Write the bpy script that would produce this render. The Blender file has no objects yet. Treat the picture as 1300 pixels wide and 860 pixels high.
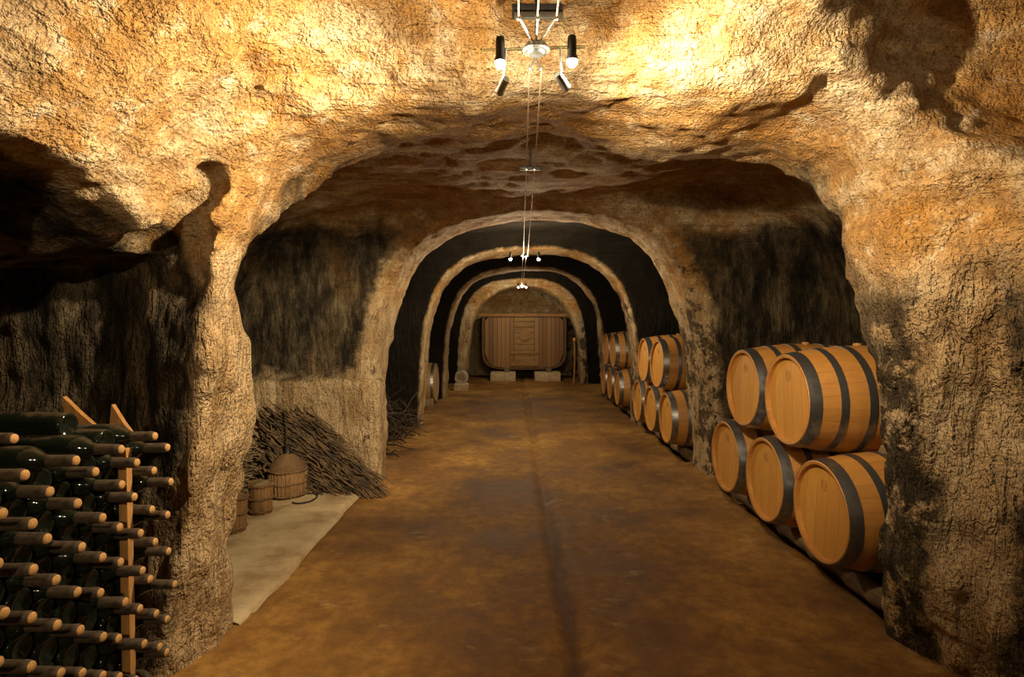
import bpy, bmesh, math, random
import numpy as np
from mathutils import Vector, Matrix, Quaternion
random.seed(11)
R = math.radians
PI = math.pi
scn = bpy.context.scene
COL = scn.collection

# ------------------------------------------------------------------ camera, world, exposure
F_PX = 700.0                       # focal length in pixels of the 1300 px wide frame
EYE = 1.55
cam_d = bpy.data.cameras.new('camera')
cam_d.lens = F_PX / 1300.0 * 36.0
cam_d.sensor_width = 36.0
cam_d.clip_start = 0.05
cam = bpy.data.objects.new('camera', cam_d)
COL.objects.link(cam)
cam.location = (0, 0, EYE)
cam.rotation_euler = (R(90) - math.atan(20 / F_PX), 0, 0)
scn.camera = cam
world = bpy.data.worlds.new('world')
scn.world = world
world.use_nodes = True
world.node_tree.nodes['Background'].inputs[0].default_value = (0.002, 0.0015, 0.001, 1)
world.node_tree.nodes['Background'].inputs[1].default_value = 1.0
scn.view_settings.view_transform = 'Standard'
scn.view_settings.look = 'None'
scn.view_settings.exposure = 0.0
scn.view_settings.gamma = 1.0
scn.view_settings.use_curve_mapping = False
try:
    scn.cycles.max_bounces = 6
    scn.cycles.sample_clamp_indirect = 3.0
    scn.cycles.use_denoising = True
except Exception:
    pass

# wattage and aim of the lamps' bulbs: (dx, dy, dz from the fixture, energy, aim, cone)
WARM = (1.0, 0.79, 0.53)
AMBER = (1.0, 0.62, 0.28)
# spots: (offset from the fixture, watts, aim point or None for a bare bulb, cone in degrees, colour)
FIXTURES = [
    dict(loc=(0.084, 1.95, 2.505), half=0.125, spots=[
        ((-0.125, 0.0, -0.045), 255, (-1.5, 2.3, 1.65), 130, WARM),
        ((0.125, 0.0, -0.04), 190, (1.35, 2.7, 2.35), 110, WARM)],
        cans=[((-.115, 0, -.125), (-1.45, 5.3, 0.95), 480, 46), ((.090, 0, -.110), (1.9, 4.0, 1.0), 78, 50)], bare=22),
    dict(loc=(0.16, 7.08, 2.41), half=0.18, spots=[
        ((-0.18, 0, -0.04), 85, None, None, WARM),
        ((0.18, 0, -0.04), 85, None, None, WARM)], cans=[]),
    dict(loc=(0.23, 12.75, 2.41), half=0.09, spots=[
        ((-0.09, 0, -0.03), 42, None, None, WARM),
        ((0.09, 0, -0.03), 42, None, None, WARM)], cans=[]),
    dict(loc=(0.02, -1.2, 2.45), half=0.125, spots=[
        ((-0.125, 0, -0.045), 120, (-2.0, 2.4, 1.4), 75, WARM),
        ((0.125, 0, -0.045), 60, (1.9, 2.3, 2.2), 55, WARM)], cans=[], bare=4),
]

# ------------------------------------------------------------------ helpers
def tag(o, label=None, cat=None, group=None, kind=None):
    if label: o['label'] = label
    if cat: o['category'] = cat
    if group: o['group'] = group
    if kind: o['kind'] = kind
    return o

def empty(name, loc, rz=0):
    o = bpy.data.objects.new(name, None)
    COL.objects.link(o)
    o.empty_display_size = 0.1
    o.location = loc
    o.rotation_euler = (0, 0, rz)
    return o

def obj(name, bm, m, parent=None, smooth=True, angle=40):
    me = bpy.data.meshes.new(name)
    bmesh.ops.recalc_face_normals(bm, faces=bm.faces)
    bm.to_mesh(me)
    bm.free()
    if m: me.materials.append(m)
    if smooth:
        me.polygons.foreach_set('use_smooth', [True] * len(me.polygons))
        try: me.set_sharp_from_angle(angle=R(angle))
        except Exception: pass
    o = bpy.data.objects.new(name, me)
    COL.objects.link(o)
    o.parent = parent
    return o

def lathe(bm, prof, n=32, axis='z', center=(0, 0, 0), cap=True):
    """prof: list of (radius, height)."""
    rings = []
    cx, cy, cz = center
    for r, h in prof:
        ring = []
        if r < 1e-6:
            p = {'z': (cx, cy, cz + h), 'x': (cx + h, cy, cz), 'y': (cx, cy + h, cz)}[axis]
            ring = [bm.verts.new(p)]
        else:
            for i in range(n):
                a = 2 * PI * i / n
                c, s = r * math.cos(a), r * math.sin(a)
                p = {'z': (cx + c, cy + s, cz + h), 'x': (cx + h, cy + c, cz + s), 'y': (cx + c, cy + h, cz + s)}[axis]
                ring.append(bm.verts.new(p))
        rings.append(ring)
    for a, b in zip(rings, rings[1:]):
        if len(a) == 1 and len(b) == 1: continue
        for i in range(n):
            j = (i + 1) % n
            if len(a) == 1: bm.faces.new((a[0], b[i], b[j]))
            elif len(b) == 1: bm.faces.new((a[i], a[j], b[0]))
            else: bm.faces.new((a[i], a[j], b[j], b[i]))
    if cap:
        for ring in (rings[0], rings[-1]):
            if len(ring) > 2: bm.faces.new(ring)
    return bm

def tube(bm, pts, rad, n=8):
    pts = [Vector(p) for p in pts]
    rads = rad if isinstance(rad, (list, tuple)) else [rad] * len(pts)
    rings = []
    up = None
    for i, p in enumerate(pts):
        d = (pts[min(i + 1, len(pts) - 1)] - pts[max(i - 1, 0)]).normalized()
        if up is None:
            up = d.orthogonal().normalized()
        else:
            up = (up - d * up.dot(d))
            up = up.normalized() if up.length > 1e-6 else d.orthogonal().normalized()
        s = d.cross(up)
        rings.append([bm.verts.new(p + (up * math.cos(2 * PI * k / n) + s * math.sin(2 * PI * k / n)) * rads[i]) for k in range(n)])
    for a, b in zip(rings, rings[1:]):
        for k in range(n):
            bm.faces.new((a[k], a[(k + 1) % n], b[(k + 1) % n], b[k]))
    bm.faces.new(rings[0]); bm.faces.new(rings[-1])
    return bm

def box(bm, x0, x1, y0, y1, z0, z1, bevel=0.0, rot=None, jitter=0.0):
    r = bmesh.ops.create_cube(bm, size=1.0)
    vs = r['verts']
    c = Vector(((x0 + x1) / 2, (y0 + y1) / 2, (z0 + z1) / 2))
    for v in vs:
        v.co = Vector((v.co.x * (x1 - x0), v.co.y * (y1 - y0), v.co.z * (z1 - z0)))
        if jitter: v.co += Vector([random.uniform(-jitter, jitter) for _ in range(3)])
        if rot: v.co = rot @ v.co
        v.co += c
    if bevel:
        es = list({e for v in vs for e in v.link_edges})
        bmesh.ops.bevel(bm, geom=es, offset=bevel, segments=2, affect='EDGES', profile=0.5)
    return bm

# ------------------------------------------------------------------ materials
class NT:
    def __init__(self, name):
        self.m = bpy.data.materials.new(name)
        self.m.use_nodes = True
        self.t = self.m.node_tree
        self.b = self.t.nodes['Principled BSDF']
    def n(self, typ, **kw):
        nd = self.t.nodes.new(typ)
        for k, v in kw.items(): setattr(nd, k, v)
        return nd
    def l(self, a, b): self.t.links.new(a, b)
    def val(self, sock, v):
        if hasattr(v, 'is_output') or isinstance(v, bpy.types.NodeSocket): self.l(v, sock)
        else: sock.default_value = v
    def coords(self, scale=(1, 1, 1), rot=(0, 0, 0), kind='Object', loc=(0, 0, 0)):
        tc = self.n('ShaderNodeTexCoord'); mp = self.n('ShaderNodeMapping')
        self.l(tc.outputs[kind], mp.inputs['Vector'])
        mp.inputs['Scale'].default_value = scale
        mp.inputs['Rotation'].default_value = rot
        mp.inputs['Location'].default_value = loc
        return mp.outputs[0]
    def noise(self, vec, scale=1, detail=4, rough=0.55, dist=0.0):
        nd = self.n('ShaderNodeTexNoise')
        self.l(vec, nd.inputs['Vector'])
        nd.inputs['Scale'].default_value = scale
        nd.inputs['Detail'].default_value = detail
        nd.inputs['Roughness'].default_value = rough
        nd.inputs['Distortion'].default_value = dist
        return nd.outputs['Fac']
    def math(self, op, a, b=0.0, c=0.0, clamp=False):
        nd = self.n('ShaderNodeMath', operation=op, use_clamp=clamp)
        self.val(nd.inputs[0], a); self.val(nd.inputs[1], b); self.val(nd.inputs[2], c)
        return nd.outputs[0]
    def mapr(self, v, a, b, c=0.0, d=1.0, smooth=True):
        nd = self.n('ShaderNodeMapRange')
        if smooth: nd.interpolation_type = 'SMOOTHSTEP'
        self.val(nd.inputs[0], v)
        for i, q in enumerate((a, b, c, d)): self.val(nd.inputs[i + 1], q)
        return nd.outputs[0]
    def mix(self, f, a, b, mode='MIX'):
        nd = self.n('ShaderNodeMix', data_type='RGBA', blend_type=mode)
        self.val(nd.inputs[0], f)
        for s, v in ((nd.inputs[6], a), (nd.inputs[7], b)):
            if isinstance(v, tuple): s.default_value = (*v, 1) if len(v) == 3 else v
            else: self.l(v, s)
        return nd.outputs[2]
    def ramp(self, f, stops):
        nd = self.n('ShaderNodeValToRGB')
        self.l(f, nd.inputs[0])
        cr = nd.color_ramp
        while len(cr.elements) < len(stops): cr.elements.new(0.5)
        for e, (p, c) in zip(cr.elements, stops):
            e.position = p; e.color = (*c, 1)
        return nd.outputs[0]
    def bump(self, h, strength=0.5, dist=0.02, prev=None):
        nd = self.n('ShaderNodeBump')
        self.val(nd.inputs['Strength'], strength)
        nd.inputs['Distance'].default_value = dist
        self.l(h, nd.inputs['Height'])
        if prev is not None: self.l(prev, nd.inputs['Normal'])
        return nd.outputs[0]
    def out(self, color=None, rough=None, normal=None, metallic=None, **kw):
        b = self.b
        if color is not None:
            if isinstance(color, tuple): b.inputs['Base Color'].default_value = (*color, 1)
            else: self.l(color, b.inputs['Base Color'])
        if rough is not None: self.val(b.inputs['Roughness'], rough)
        if metallic is not None: self.val(b.inputs['Metallic'], metallic)
        if normal is not None: self.l(normal, b.inputs['Normal'])
        for k, v in kw.items(): self.val(b.inputs[k.replace('_', ' ')], v)
        return self.m

def mat_rock():
    t = NT('carved_sandstone')
    P = t.coords()
    sep = t.n('ShaderNodeSeparateXYZ'); t.l(P, sep.inputs[0])
    X, Y, Z = sep.outputs
    big = t.noise(P, 1.3, 8, 0.68)
    col = t.ramp(big, [(0.32, (0.50, 0.24, 0.05)), (0.45, (0.60, 0.35, 0.12)), (0.53, (0.74, 0.56, 0.31)), (0.64, (0.80, 0.66, 0.42)), (0.8, (0.58, 0.31, 0.09))])
    och = t.noise(t.coords(loc=(3, 7, 1)), 2.1, 6, 0.62)
    col = t.mix(t.mapr(och, 0.54, 0.63, 0, 0.85), col, (0.48, 0.22, 0.03))
    # horizontal strata
    st = t.noise(t.coords(scale=(0.4, 2.6, 8)), 2.0, 6, 0.62, 0.5)
    col = t.mix(t.mapr(st, 0.35, 0.62, 0.45, 0), col, (0.36, 0.21, 0.08))
    fine = t.noise(P, 22, 8, 0.7)
    col = t.mix(t.mapr(fine, 0.3, 0.7, 0.5, 0.0), col, (0.27, 0.16, 0.07))
    pc = t.noise(t.coords(loc=(9, 1, 4)), 40, 3, 0.65)
    col = t.mix(t.mapr(pc, 0.32, 0.48, 0.7, 0.0), col, (0.20, 0.105, 0.03))
    mid_ = t.noise(t.coords(loc=(6, 3, 2)), 7.5, 6, 0.7)
    col = t.mix(t.mapr(mid_, 0.36, 0.50, 0.6, 0.0), col, (0.30, 0.155, 0.045))
    col = t.mix(t.mapr(mid_, 0.54, 0.66, 0.0, 0.5), col, (0.82, 0.70, 0.48))
    # grey lime bloom on the lower rock
    low = t.mapr(t.math('ADD', Z, t.math('MULTIPLY', t.noise(P, 2.4, 4, .6), 0.7)), 1.95, 2.3, 1, 0)
    grey = t.noise(t.coords(scale=(1, 1, 0.35)), 7, 6, 0.65)
    gcol = t.ramp(grey, [(0.32, (0.26, 0.165, 0.075)), (0.5, (0.47, 0.34, 0.18)), (0.68, (0.66, 0.51, 0.30))])
    col = t.mix(t.math('MULTIPLY', low, 0.8), col, gcol)
    # mould: side recesses below the soot line; patches on the piers; far bays' shade painted in
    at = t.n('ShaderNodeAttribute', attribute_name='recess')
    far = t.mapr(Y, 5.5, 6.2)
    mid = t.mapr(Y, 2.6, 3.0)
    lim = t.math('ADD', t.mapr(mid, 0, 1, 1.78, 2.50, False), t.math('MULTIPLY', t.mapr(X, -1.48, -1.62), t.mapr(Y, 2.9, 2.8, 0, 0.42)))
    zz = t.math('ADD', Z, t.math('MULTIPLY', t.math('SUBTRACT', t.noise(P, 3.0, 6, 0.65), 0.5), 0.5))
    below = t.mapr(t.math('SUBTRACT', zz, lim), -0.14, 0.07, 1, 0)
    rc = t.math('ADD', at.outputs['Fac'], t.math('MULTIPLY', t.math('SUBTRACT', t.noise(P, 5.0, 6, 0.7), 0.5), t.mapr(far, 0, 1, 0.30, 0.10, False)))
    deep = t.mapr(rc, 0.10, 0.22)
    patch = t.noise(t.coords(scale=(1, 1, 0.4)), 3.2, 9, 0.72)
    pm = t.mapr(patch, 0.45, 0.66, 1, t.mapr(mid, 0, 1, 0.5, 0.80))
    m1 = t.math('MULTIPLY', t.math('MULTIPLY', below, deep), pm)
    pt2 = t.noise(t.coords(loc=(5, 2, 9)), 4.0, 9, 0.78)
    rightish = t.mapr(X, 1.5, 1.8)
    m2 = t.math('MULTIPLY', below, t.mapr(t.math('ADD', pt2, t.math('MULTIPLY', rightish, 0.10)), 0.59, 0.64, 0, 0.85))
    m3 = t.math('MULTIPLY', far, t.mapr(rc, 0.01, 0.07))  # far bays outside the tunnel section: soot plus their shade put into the colour
    # cleaner tooled band low on the far side of the first left recess
    band = t.math('MULTIPLY', t.math('MULTIPLY', t.mapr(zz, 1.12, 0.98), t.mapr(Y, 5.0, 5.1)), t.math('MULTIPLY', t.mapr(Y, 5.5, 5.45), t.mapr(X, -1.1, -1.4)))
    m1 = t.math('MULTIPLY', m1, t.math('SUBTRACT', 1.0, t.math('MULTIPLY', band, 0.75)))
    # the outer corner of the right pier is left clear of the mould
    clean = t.math('MULTIPLY', t.math('MULTIPLY', t.mapr(zy := t.math('ADD', Y, t.math('MULTIPLY', t.math('SUBTRACT', t.noise(P, 4.0, 5, .65), 0.5), 0.35)), 2.20, 2.27), t.mapr(zy, 2.50, 2.42)), rightish)
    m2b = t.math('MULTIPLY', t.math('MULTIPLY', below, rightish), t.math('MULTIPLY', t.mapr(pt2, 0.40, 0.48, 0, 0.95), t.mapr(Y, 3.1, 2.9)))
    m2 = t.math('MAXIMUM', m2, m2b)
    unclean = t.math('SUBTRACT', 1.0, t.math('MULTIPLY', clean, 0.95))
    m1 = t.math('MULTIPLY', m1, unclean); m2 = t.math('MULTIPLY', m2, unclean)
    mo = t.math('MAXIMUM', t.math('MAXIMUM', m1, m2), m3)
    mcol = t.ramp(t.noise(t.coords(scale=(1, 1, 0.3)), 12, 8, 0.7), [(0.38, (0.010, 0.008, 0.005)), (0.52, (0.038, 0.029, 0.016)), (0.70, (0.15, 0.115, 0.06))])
    mcol = t.mix(far, mcol, t.mix(t.noise(t.coords(scale=(1, 1, .4)), 6, 6, .7), (0.004, 0.003, 0.002), (0.020, 0.015, 0.008)))  # near black for the far bays, shade painted in with the soot
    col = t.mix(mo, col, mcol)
    # chisel marks low, strata and pitting high
    ch = t.noise(t.coords(scale=(1, 1, 0.16)), 22, 3, 0.6, 0.5)
    lowm = t.mapr(Z, 1.4, 2.0, 1, 0)
    b1 = t.bump(t.math('MULTIPLY', ch, t.math('ADD', lowm, 0.1)), 1.0, 0.10)
    b2 = t.bump(st, t.mapr(Z, 1.6, 2.2, 0.2, 1.0), 0.10, b1)
    amt = t.math('MULTIPLY', t.mapr(t.noise(t.coords(loc=(1, 1, 1)), 1.7, 3, .6), .38, .6, 0.4, 1.0), t.mapr(lowm, 0, 1, 1.0, 0.6, False))
    b3 = t.bump(t.noise(P, 30, 5, 0.68), amt, 0.018, b2)
    b4 = t.bump(t.mapr(t.noise(t.coords(loc=(2, 5, 8)), 62, 2, 0.6), 0.32, 0.62), 0.8, 0.009, b3)
    return t.out(col, 0.9, b4, Specular_IOR_Level=0.15)

def mat_earth():
    t = NT('trodden_earth')
    P = t.coords()
    sep = t.n('ShaderNodeSeparateXYZ'); t.l(P, sep.inputs[0])
    a = t.noise(P, 1.1, 7, 0.66)
    col = t.ramp(a, [(0.34, (0.085, 0.038, 0.007)), (0.5, (0.24, 0.115, 0.020)), (0.66, (0.42, 0.23, 0.047))])
    f = t.noise(P, 11, 9, 0.72)
    col = t.mix(t.mapr(f, 0.35, 0.65, 0.55, 0), col, (0.11, 0.048, 0.012))
    pale = t.noise(t.coords(scale=(1, 2.2, 1), loc=(4, 4, 0)), 2.6, 8, 0.68)
    col = t.mix(t.mapr(pale, 0.58, 0.72, 0, 0.5), col, (0.50, 0.33, 0.13))
    # darker line along the gutter, fading with distance
    g = t.math('ABSOLUTE', t.math('SUBTRACT', t.math('ADD', sep.outputs[0], t.math('MULTIPLY', t.noise(P, 2.5, 6, .7), 0.16)), 0.365))
    gm = t.math('MULTIPLY', t.mapr(g, 0.0, 0.075, 0.8, 0), t.mapr(sep.outputs[1], 3.2, 6.0, 1, 0.15))
    col = t.mix(gm, col, (0.075, 0.035, 0.012))
    b = t.bump(f, 0.6, 0.02)
    b = t.bump(t.noise(P, 48, 6, 0.7), 0.5, 0.008, b)
    return t.out(col, t.mapr(a, .3, .7, .62, .85), b, Specular_IOR_Level=0.3)

def mat_slab():
    t = NT('dusty_concrete')
    P = t.coords()
    a = t.noise(P, 3, 8, 0.65)
    col = t.ramp(a, [(0.32, (0.27, 0.17, 0.07)), (0.5, (0.44, 0.33, 0.17)), (0.7, (0.54, 0.43, 0.25))])
    f = t.noise(t.coords(scale=(1, 2, 1)), 16, 8, 0.7)
    col = t.mix(t.mapr(f, 0.58, 0.7, 0, 0.5), col, (0.30, 0.18, 0.07))
    b = t.bump(f, 0.8, 0.02)
    return t.out(col, 0.85, b)

def mat_stave():
    t = NT('oak_staves')
    tc = t.n('ShaderNodeTexCoord')
    sep = t.n('ShaderNodeSeparateXYZ'); t.l(tc.outputs['Object'], sep.inputs[0])
    ang = t.math('ARCTAN2', sep.outputs[1], sep.outputs[2])
    sc = t.math('MULTIPLY', ang, 26 / (2 * PI))
    idx = t.math('FLOOR', sc); fr = t.math('FRACT', sc)
    oi = t.n('ShaderNodeObjectInfo')
    wn = t.n('ShaderNodeTexWhiteNoise', noise_dimensions='2D')
    cb = t.n('ShaderNodeCombineXYZ'); t.l(idx, cb.inputs[0]); t.l(oi.outputs['Random'], cb.inputs[1])
    t.l(cb.outputs[0], wn.inputs['Vector'])
    col = t.mix(wn.outputs['Value'], (0.42, 0.19, 0.035), (0.52, 0.25, 0.055))
    gr = t.noise(t.coords(scale=(1.2, 14, 14)), 5, 6, 0.6, 0.5)
    col = t.mix(t.mapr(gr, 0.35, 0.65, 0.4, 0), col, (0.30, 0.13, 0.03))
    bl = t.noise(t.coords(), 3.5, 5, 0.6)
    col = t.mix(t.mapr(bl, 0.56, 0.72, 0, 0.5), col, (0.42, 0.13, 0.05))
    edge = t.math('ABSOLUTE', t.math('SUBTRACT', fr, 0.5))
    ln = t.mapr(edge, 0.475, 0.498, 0, 1)
    col = t.mix(t.math('MULTIPLY', ln, 0.35), col, (0.12, 0.05, 0.015))
    b = t.bump(t.math('SUBTRACT', t.math('MULTIPLY', gr, 0.3), ln), 0.4, 0.006)
    return t.out(col, 0.5, b)

def mat_head(name='oak_head', c1=(0.50, 0.235, 0.035), c2=(0.58, 0.29, 0.05), plank=9.0, grain=(0.38, 0.19, 0.05)):
    t = NT(name)
    tc = t.n('ShaderNodeTexCoord')
    sep = t.n('ShaderNodeSeparateXYZ'); t.l(tc.outputs['Object'], sep.inputs[0])
    sc = t.math('MULTIPLY', t.math('ADD', sep.outputs[1], 0.031), plank)
    idx = t.math('FLOOR', sc); fr = t.math('FRACT', sc)
    oi = t.n('ShaderNodeObjectInfo')
    wn = t.n('ShaderNodeTexWhiteNoise', noise_dimensions='2D')
    cb = t.n('ShaderNodeCombineXYZ'); t.l(idx, cb.inputs[0]); t.l(oi.outputs['Random'], cb.inputs[1])
    t.l(cb.outputs[0], wn.inputs['Vector'])
    col = t.mix(wn.outputs['Value'], c1, c2)
    gr = t.noise(t.coords(scale=(14, 14, 1.2)), 4, 6, 0.6, 0.8)
    col = t.mix(t.mapr(gr, 0.35, 0.65, 0.45, 0), col, grain)
    edge = t.math('ABSOLUTE', t.math('SUBTRACT', fr, 0.5))
    ln = t.mapr(edge, 0.47, 0.495, 0, 1)
    col = t.mix(t.math('MULTIPLY', ln, 0.5), col, (0.16, 0.07, 0.02))
    b = t.bump(t.math('SUBTRACT', t.math('MULTIPLY', gr, 0.3), ln), 0.35, 0.005)
    return t.out(col, 0.55, b)

def mat_steel(name='galvanised_steel', c=(0.30, 0.30, 0.29), rough=0.38, metal=0.9):
    t = NT(name)
    a = t.noise(t.coords(scale=(1, 1, 1)), 22, 6, 0.65)
    col = t.mix(t.mapr(a, 0.35, 0.7), c, tuple(v * 0.55 for v in c))
    b = t.bump(a, 0.15, 0.002)
    return t.out(col, t.mapr(a, 0.3, 0.7, rough, rough + 0.2), b, metallic=metal)

def mat_wood(name, c1, c2, axis=2, rough=0.75, s=6):
    t = NT(name)
    sc = [12, 12, 12]; sc[axis] = 1.0
    g = t.noise(t.coords(scale=tuple(sc)), s / 3, 7, 0.65, 0.6)
    col = t.ramp(g, [(0.3, c1), (0.7, c2)])
    d = t.noise(t.coords(), 8, 6, .65)
    col = t.mix(t.mapr(d, 0.4, 0.7, 0, 0.35), col, tuple(v * 0.4 for v in c1))
    return t.out(col, rough, t.bump(g, 0.5, 0.008))

def mat_bottle():
    t = NT('dusty_dark_glass')
    P = t.coords()
    oi = t.n('ShaderNodeObjectInfo')
    geo = t.n('ShaderNodeNewGeometry')
    sep = t.n('ShaderNodeSeparateXYZ'); t.l(geo.outputs['Normal'], sep.inputs[0])
    nz = t.noise(t.coords(scale=(1, 1, 1)), 14, 7, 0.7)
    up = t.mapr(t.math('ADD', sep.outputs[2], t.math('MULTIPLY', t.math('SUBTRACT', nz, 0.5), 1.2)), 0.8, 1.15, 0, 0.5)
    col = t.mix(up, (0.006, 0.008, 0.005), (0.07, 0.046, 0.022))
    rg = t.mapr(up, 0, 0.5, 0.06, 0.8)
    sp = t.mapr(up, 0, 0.5, 0.38, 0.1)
    return t.out(col, rg, None, Specular_IOR_Level=sp)

def mat_neck():
    t = NT('dusty_neck_foil')
    a = t.noise(t.coords(), 60, 6, 0.7)
    col = t.ramp(a, [(0.3, (0.012, 0.008, 0.005)), (0.7, (0.075, 0.048, 0.022))])
    return t.out(col, 0.6, t.bump(a, 0.3, 0.002))

def mat_plain(name, c, rough=0.6, metal=0.0, nscale=20, var=0.35):
    t = NT(name)
    a = t.noise(t.coords(), nscale, 5, 0.65)
    col = t.mix(t.mapr(a, 0.35, 0.65), c, tuple(v * (1 - var) for v in c))
    return t.out(col, rough, t.bump(a, 0.2, 0.003), metallic=metal)

def mat_wicker():
    t = NT('wicker')
    P = t.coords()
    w = t.n('ShaderNodeTexWave', wave_type='BANDS', bands_direction='Z')
    t.l(P, w.inputs['Vector']); w.inputs['Scale'].default_value = 28; w.inputs['Distortion'].default_value = 2.5
    a = t.noise(P, 14, 6, 0.7)
    col = t.mix(w.outputs['Fac'], (0.09, 0.045, 0.015), (0.27, 0.16, 0.06))
    col = t.mix(t.mapr(a, 0.4, 0.65, 0.6, 0), col, (0.09, 0.05, 0.02))
    return t.out(col, 0.8, t.bump(w.outputs['Fac'], 0.8, 0.006))

def mat_emit(name, c, strength):
    t = NT(name)
    t.b.inputs['Base Color'].default_value = (0.8, 0.8, 0.8, 1)
    t.b.inputs['Emission Color'].default_value = (*c, 1)
    t.b.inputs['Emission Strength'].default_value = strength
    return t.m

M = dict(
    rock=mat_rock(), earth=mat_earth(), slab=mat_slab(), stave=mat_stave(), head=mat_head(),
    steel=mat_steel(rough=0.27), chrome=mat_steel('brushed_aluminium', (0.62, 0.68, 0.66), 0.25, 1.0),
    darkmetal=mat_steel('dark_lamp_metal', (0.06, 0.06, 0.055), 0.4, 0.7),
    wire=mat_steel('steel_wire', (0.62, 0.50, 0.34), 0.45, 0.6),
    cork=mat_plain('cork', (0.44, 0.235, 0.07), 0.8, nscale=120),
    bottle=mat_bottle(), neck=mat_neck(),
    post=mat_wood('rack_wood', (0.22, 0.095, 0.018), (0.38, 0.19, 0.045)),
    oldwood=mat_wood('old_beam_wood', (0.10, 0.062, 0.028), (0.27, 0.19, 0.09), axis=1),
    vat=mat_head('old_vat_oak', (0.30, 0.165, 0.055), (0.42, 0.245, 0.085), 9.5, (0.14, 0.07, 0.02)),
    vatwood=mat_wood('vat_beam_wood', (0.22, 0.11, 0.035), (0.44, 0.25, 0.09), axis=0),
    stone=mat_plain('pale_block_stone', (0.60, 0.45, 0.26), 0.9, nscale=14),
    twig=mat_plain('dry_vine_wood', (0.13, 0.08, 0.032), 0.85, nscale=9, var=0.75),
    twigpale=mat_plain('dry_pale_twigs', (0.27, 0.19, 0.09), 0.85, nscale=9, var=0.6),
    bark=mat_plain('dark_bark', (0.045, 0.028, 0.014), 0.9),
    wicker=mat_wicker(),
    basketslat=mat_wood('basket_slats', (0.11, 0.055, 0.018), (0.30, 0.17, 0.06), axis=2),
    rubber=mat_plain('black_rubber', (0.02, 0.017, 0.012), 0.5),
    hose=mat_plain('grey_hose', (0.62, 0.56, 0.45), 0.5),
    amber=mat_plain('amber_wood', (0.62, 0.26, 0.05), 0.5),
)
def mat_glass():
    t = NT('clear_glass')
    t.b.inputs['Transmission Weight'].default_value = 1.0
    t.b.inputs['Base Color'].default_value = (0.75, 0.92, 0.85, 1)
    t.b.inputs['Roughness'].default_value = 0.05
    return t.m
M['glass'] = mat_glass()
M['bulb'] = mat_emit('lit_bulb', (1.0, 0.93, 0.78), 60)

# ------------------------------------------------------------------ the cave, cut out of one block
CX = 0.28
GS = 0.023
xs = np.arange(-3.15, 3.35, GS)
zs = np.arange(-0.18, 3.35, GS)
ys = np.concatenate([np.arange(-2.7, 0.7, 0.09), np.arange(0.7, 3.1, 0.020), np.arange(3.1, 6.2, 0.034), np.arange(6.2, 17.0, 0.055)])

def poly_sdf(poly, off=0.0):
    """signed distance in the x/z section: negative inside the polygon."""
    Xg, Zg = np.meshgrid(xs, zs, indexing='ij')
    d = np.full(Xg.shape, 1e9); inside = np.zeros(Xg.shape, bool)
    n = len(poly)
    for i in range(n):
        ax, az = poly[i]; bx, bz = poly[(i + 1) % n]
        ex, ez = bx - ax, bz - az
        t = np.clip(((Xg - ax) * ex + (Zg - az) * ez) / (ex * ex + ez * ez), 0, 1)
        d = np.minimum(d, np.hypot(Xg - ax - t * ex, Zg - az - t * ez))
        c = ((az > Zg) != (bz > Zg)) & (Xg < (bx - ax) * (Zg - az) / ((bz - az) if abs(bz - az) > 1e-9 else 1e-9) + ax)
        inside ^= c
    return np.where(inside, -d, d).astype(np.float32) + off

def smooth_poly(pts, it=2):
    pts = list(pts)
    for _ in range(it):
        q = []
        n = len(pts)
        for i in range(n):
            a, b = pts[i], pts[(i + 1) % n]
            q += [(a[0] * .75 + b[0] * .25, a[1] * .75 + b[1] * .25), (a[0] * .25 + b[0] * .75, a[1] * .25 + b[1] * .75)]
        pts = q
    return pts

def smin(a, b, k):
    h = np.clip(0.5 + 0.5 * (b - a) / k, 0, 1)
    return b * (1 - h) + a * h - k * h * (1 - h)
def smax(a, b, k): return -smin(-a, -b, k)

A1 = [(-1.45, -.5), (-1.42, .3), (-1.40, .9), (-1.37, 1.45), (-1.30, 1.86), (-1.14, 2.29), (-.93, 2.50), (-.6, 2.56), (.3, 2.59), (1.18, 2.59),
      (1.48, 2.50), (1.63, 2.29), (1.71, 2.01), (1.78, 1.6), (1.81, 1.18), (1.82, .75), (1.86, .3), (1.88, -.5)]
A2 = [(-1.40, -.5), (-1.35, .4), (-1.31, 1.2), (-1.22, 1.74), (-1.04, 2.17), (-.74, 2.45), (-.32, 2.59), (.2, 2.64), (.7, 2.63),
      (1.18, 2.51), (1.51, 2.24), (1.69, 1.89), (1.77, 1.55), (1.84, 1.05), (1.88, .5), (1.92, -.5)]
A5 = [(-1.22, -.5), (-1.14, .6), (-1.08, 1.2), (-.94, 1.76), (-.62, 2.2), (-.2, 2.42), (.28, 2.47), (.75, 2.42),
      (1.15, 2.2), (1.5, 1.76), (1.68, 1.2), (1.76, .6), (1.80, -.5)]
B0 = [(-1.50, -.5), (-1.48, 1.0), (-1.46, 1.8), (-1.36, 2.2), (-1.08, 2.55), (-.55, 2.85), (.3, 2.97), (.95, 2.9), (1.4, 2.65),
      (1.75, 2.25), (2.0, 1.85), (2.08, 1.3), (2.08, .6), (2.10, -.5)]
BAY = [(-2.62, -.5), (-2.62, 1.4), (-2.5, 2.0), (-2.15, 2.5), (-1.3, 2.76), (-.3, 2.84), (.8, 2.86), (1.8, 2.78), (2.6, 2.5),
       (2.93, 2.0), (3.0, 1.3), (3.0, -.5)]

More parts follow.
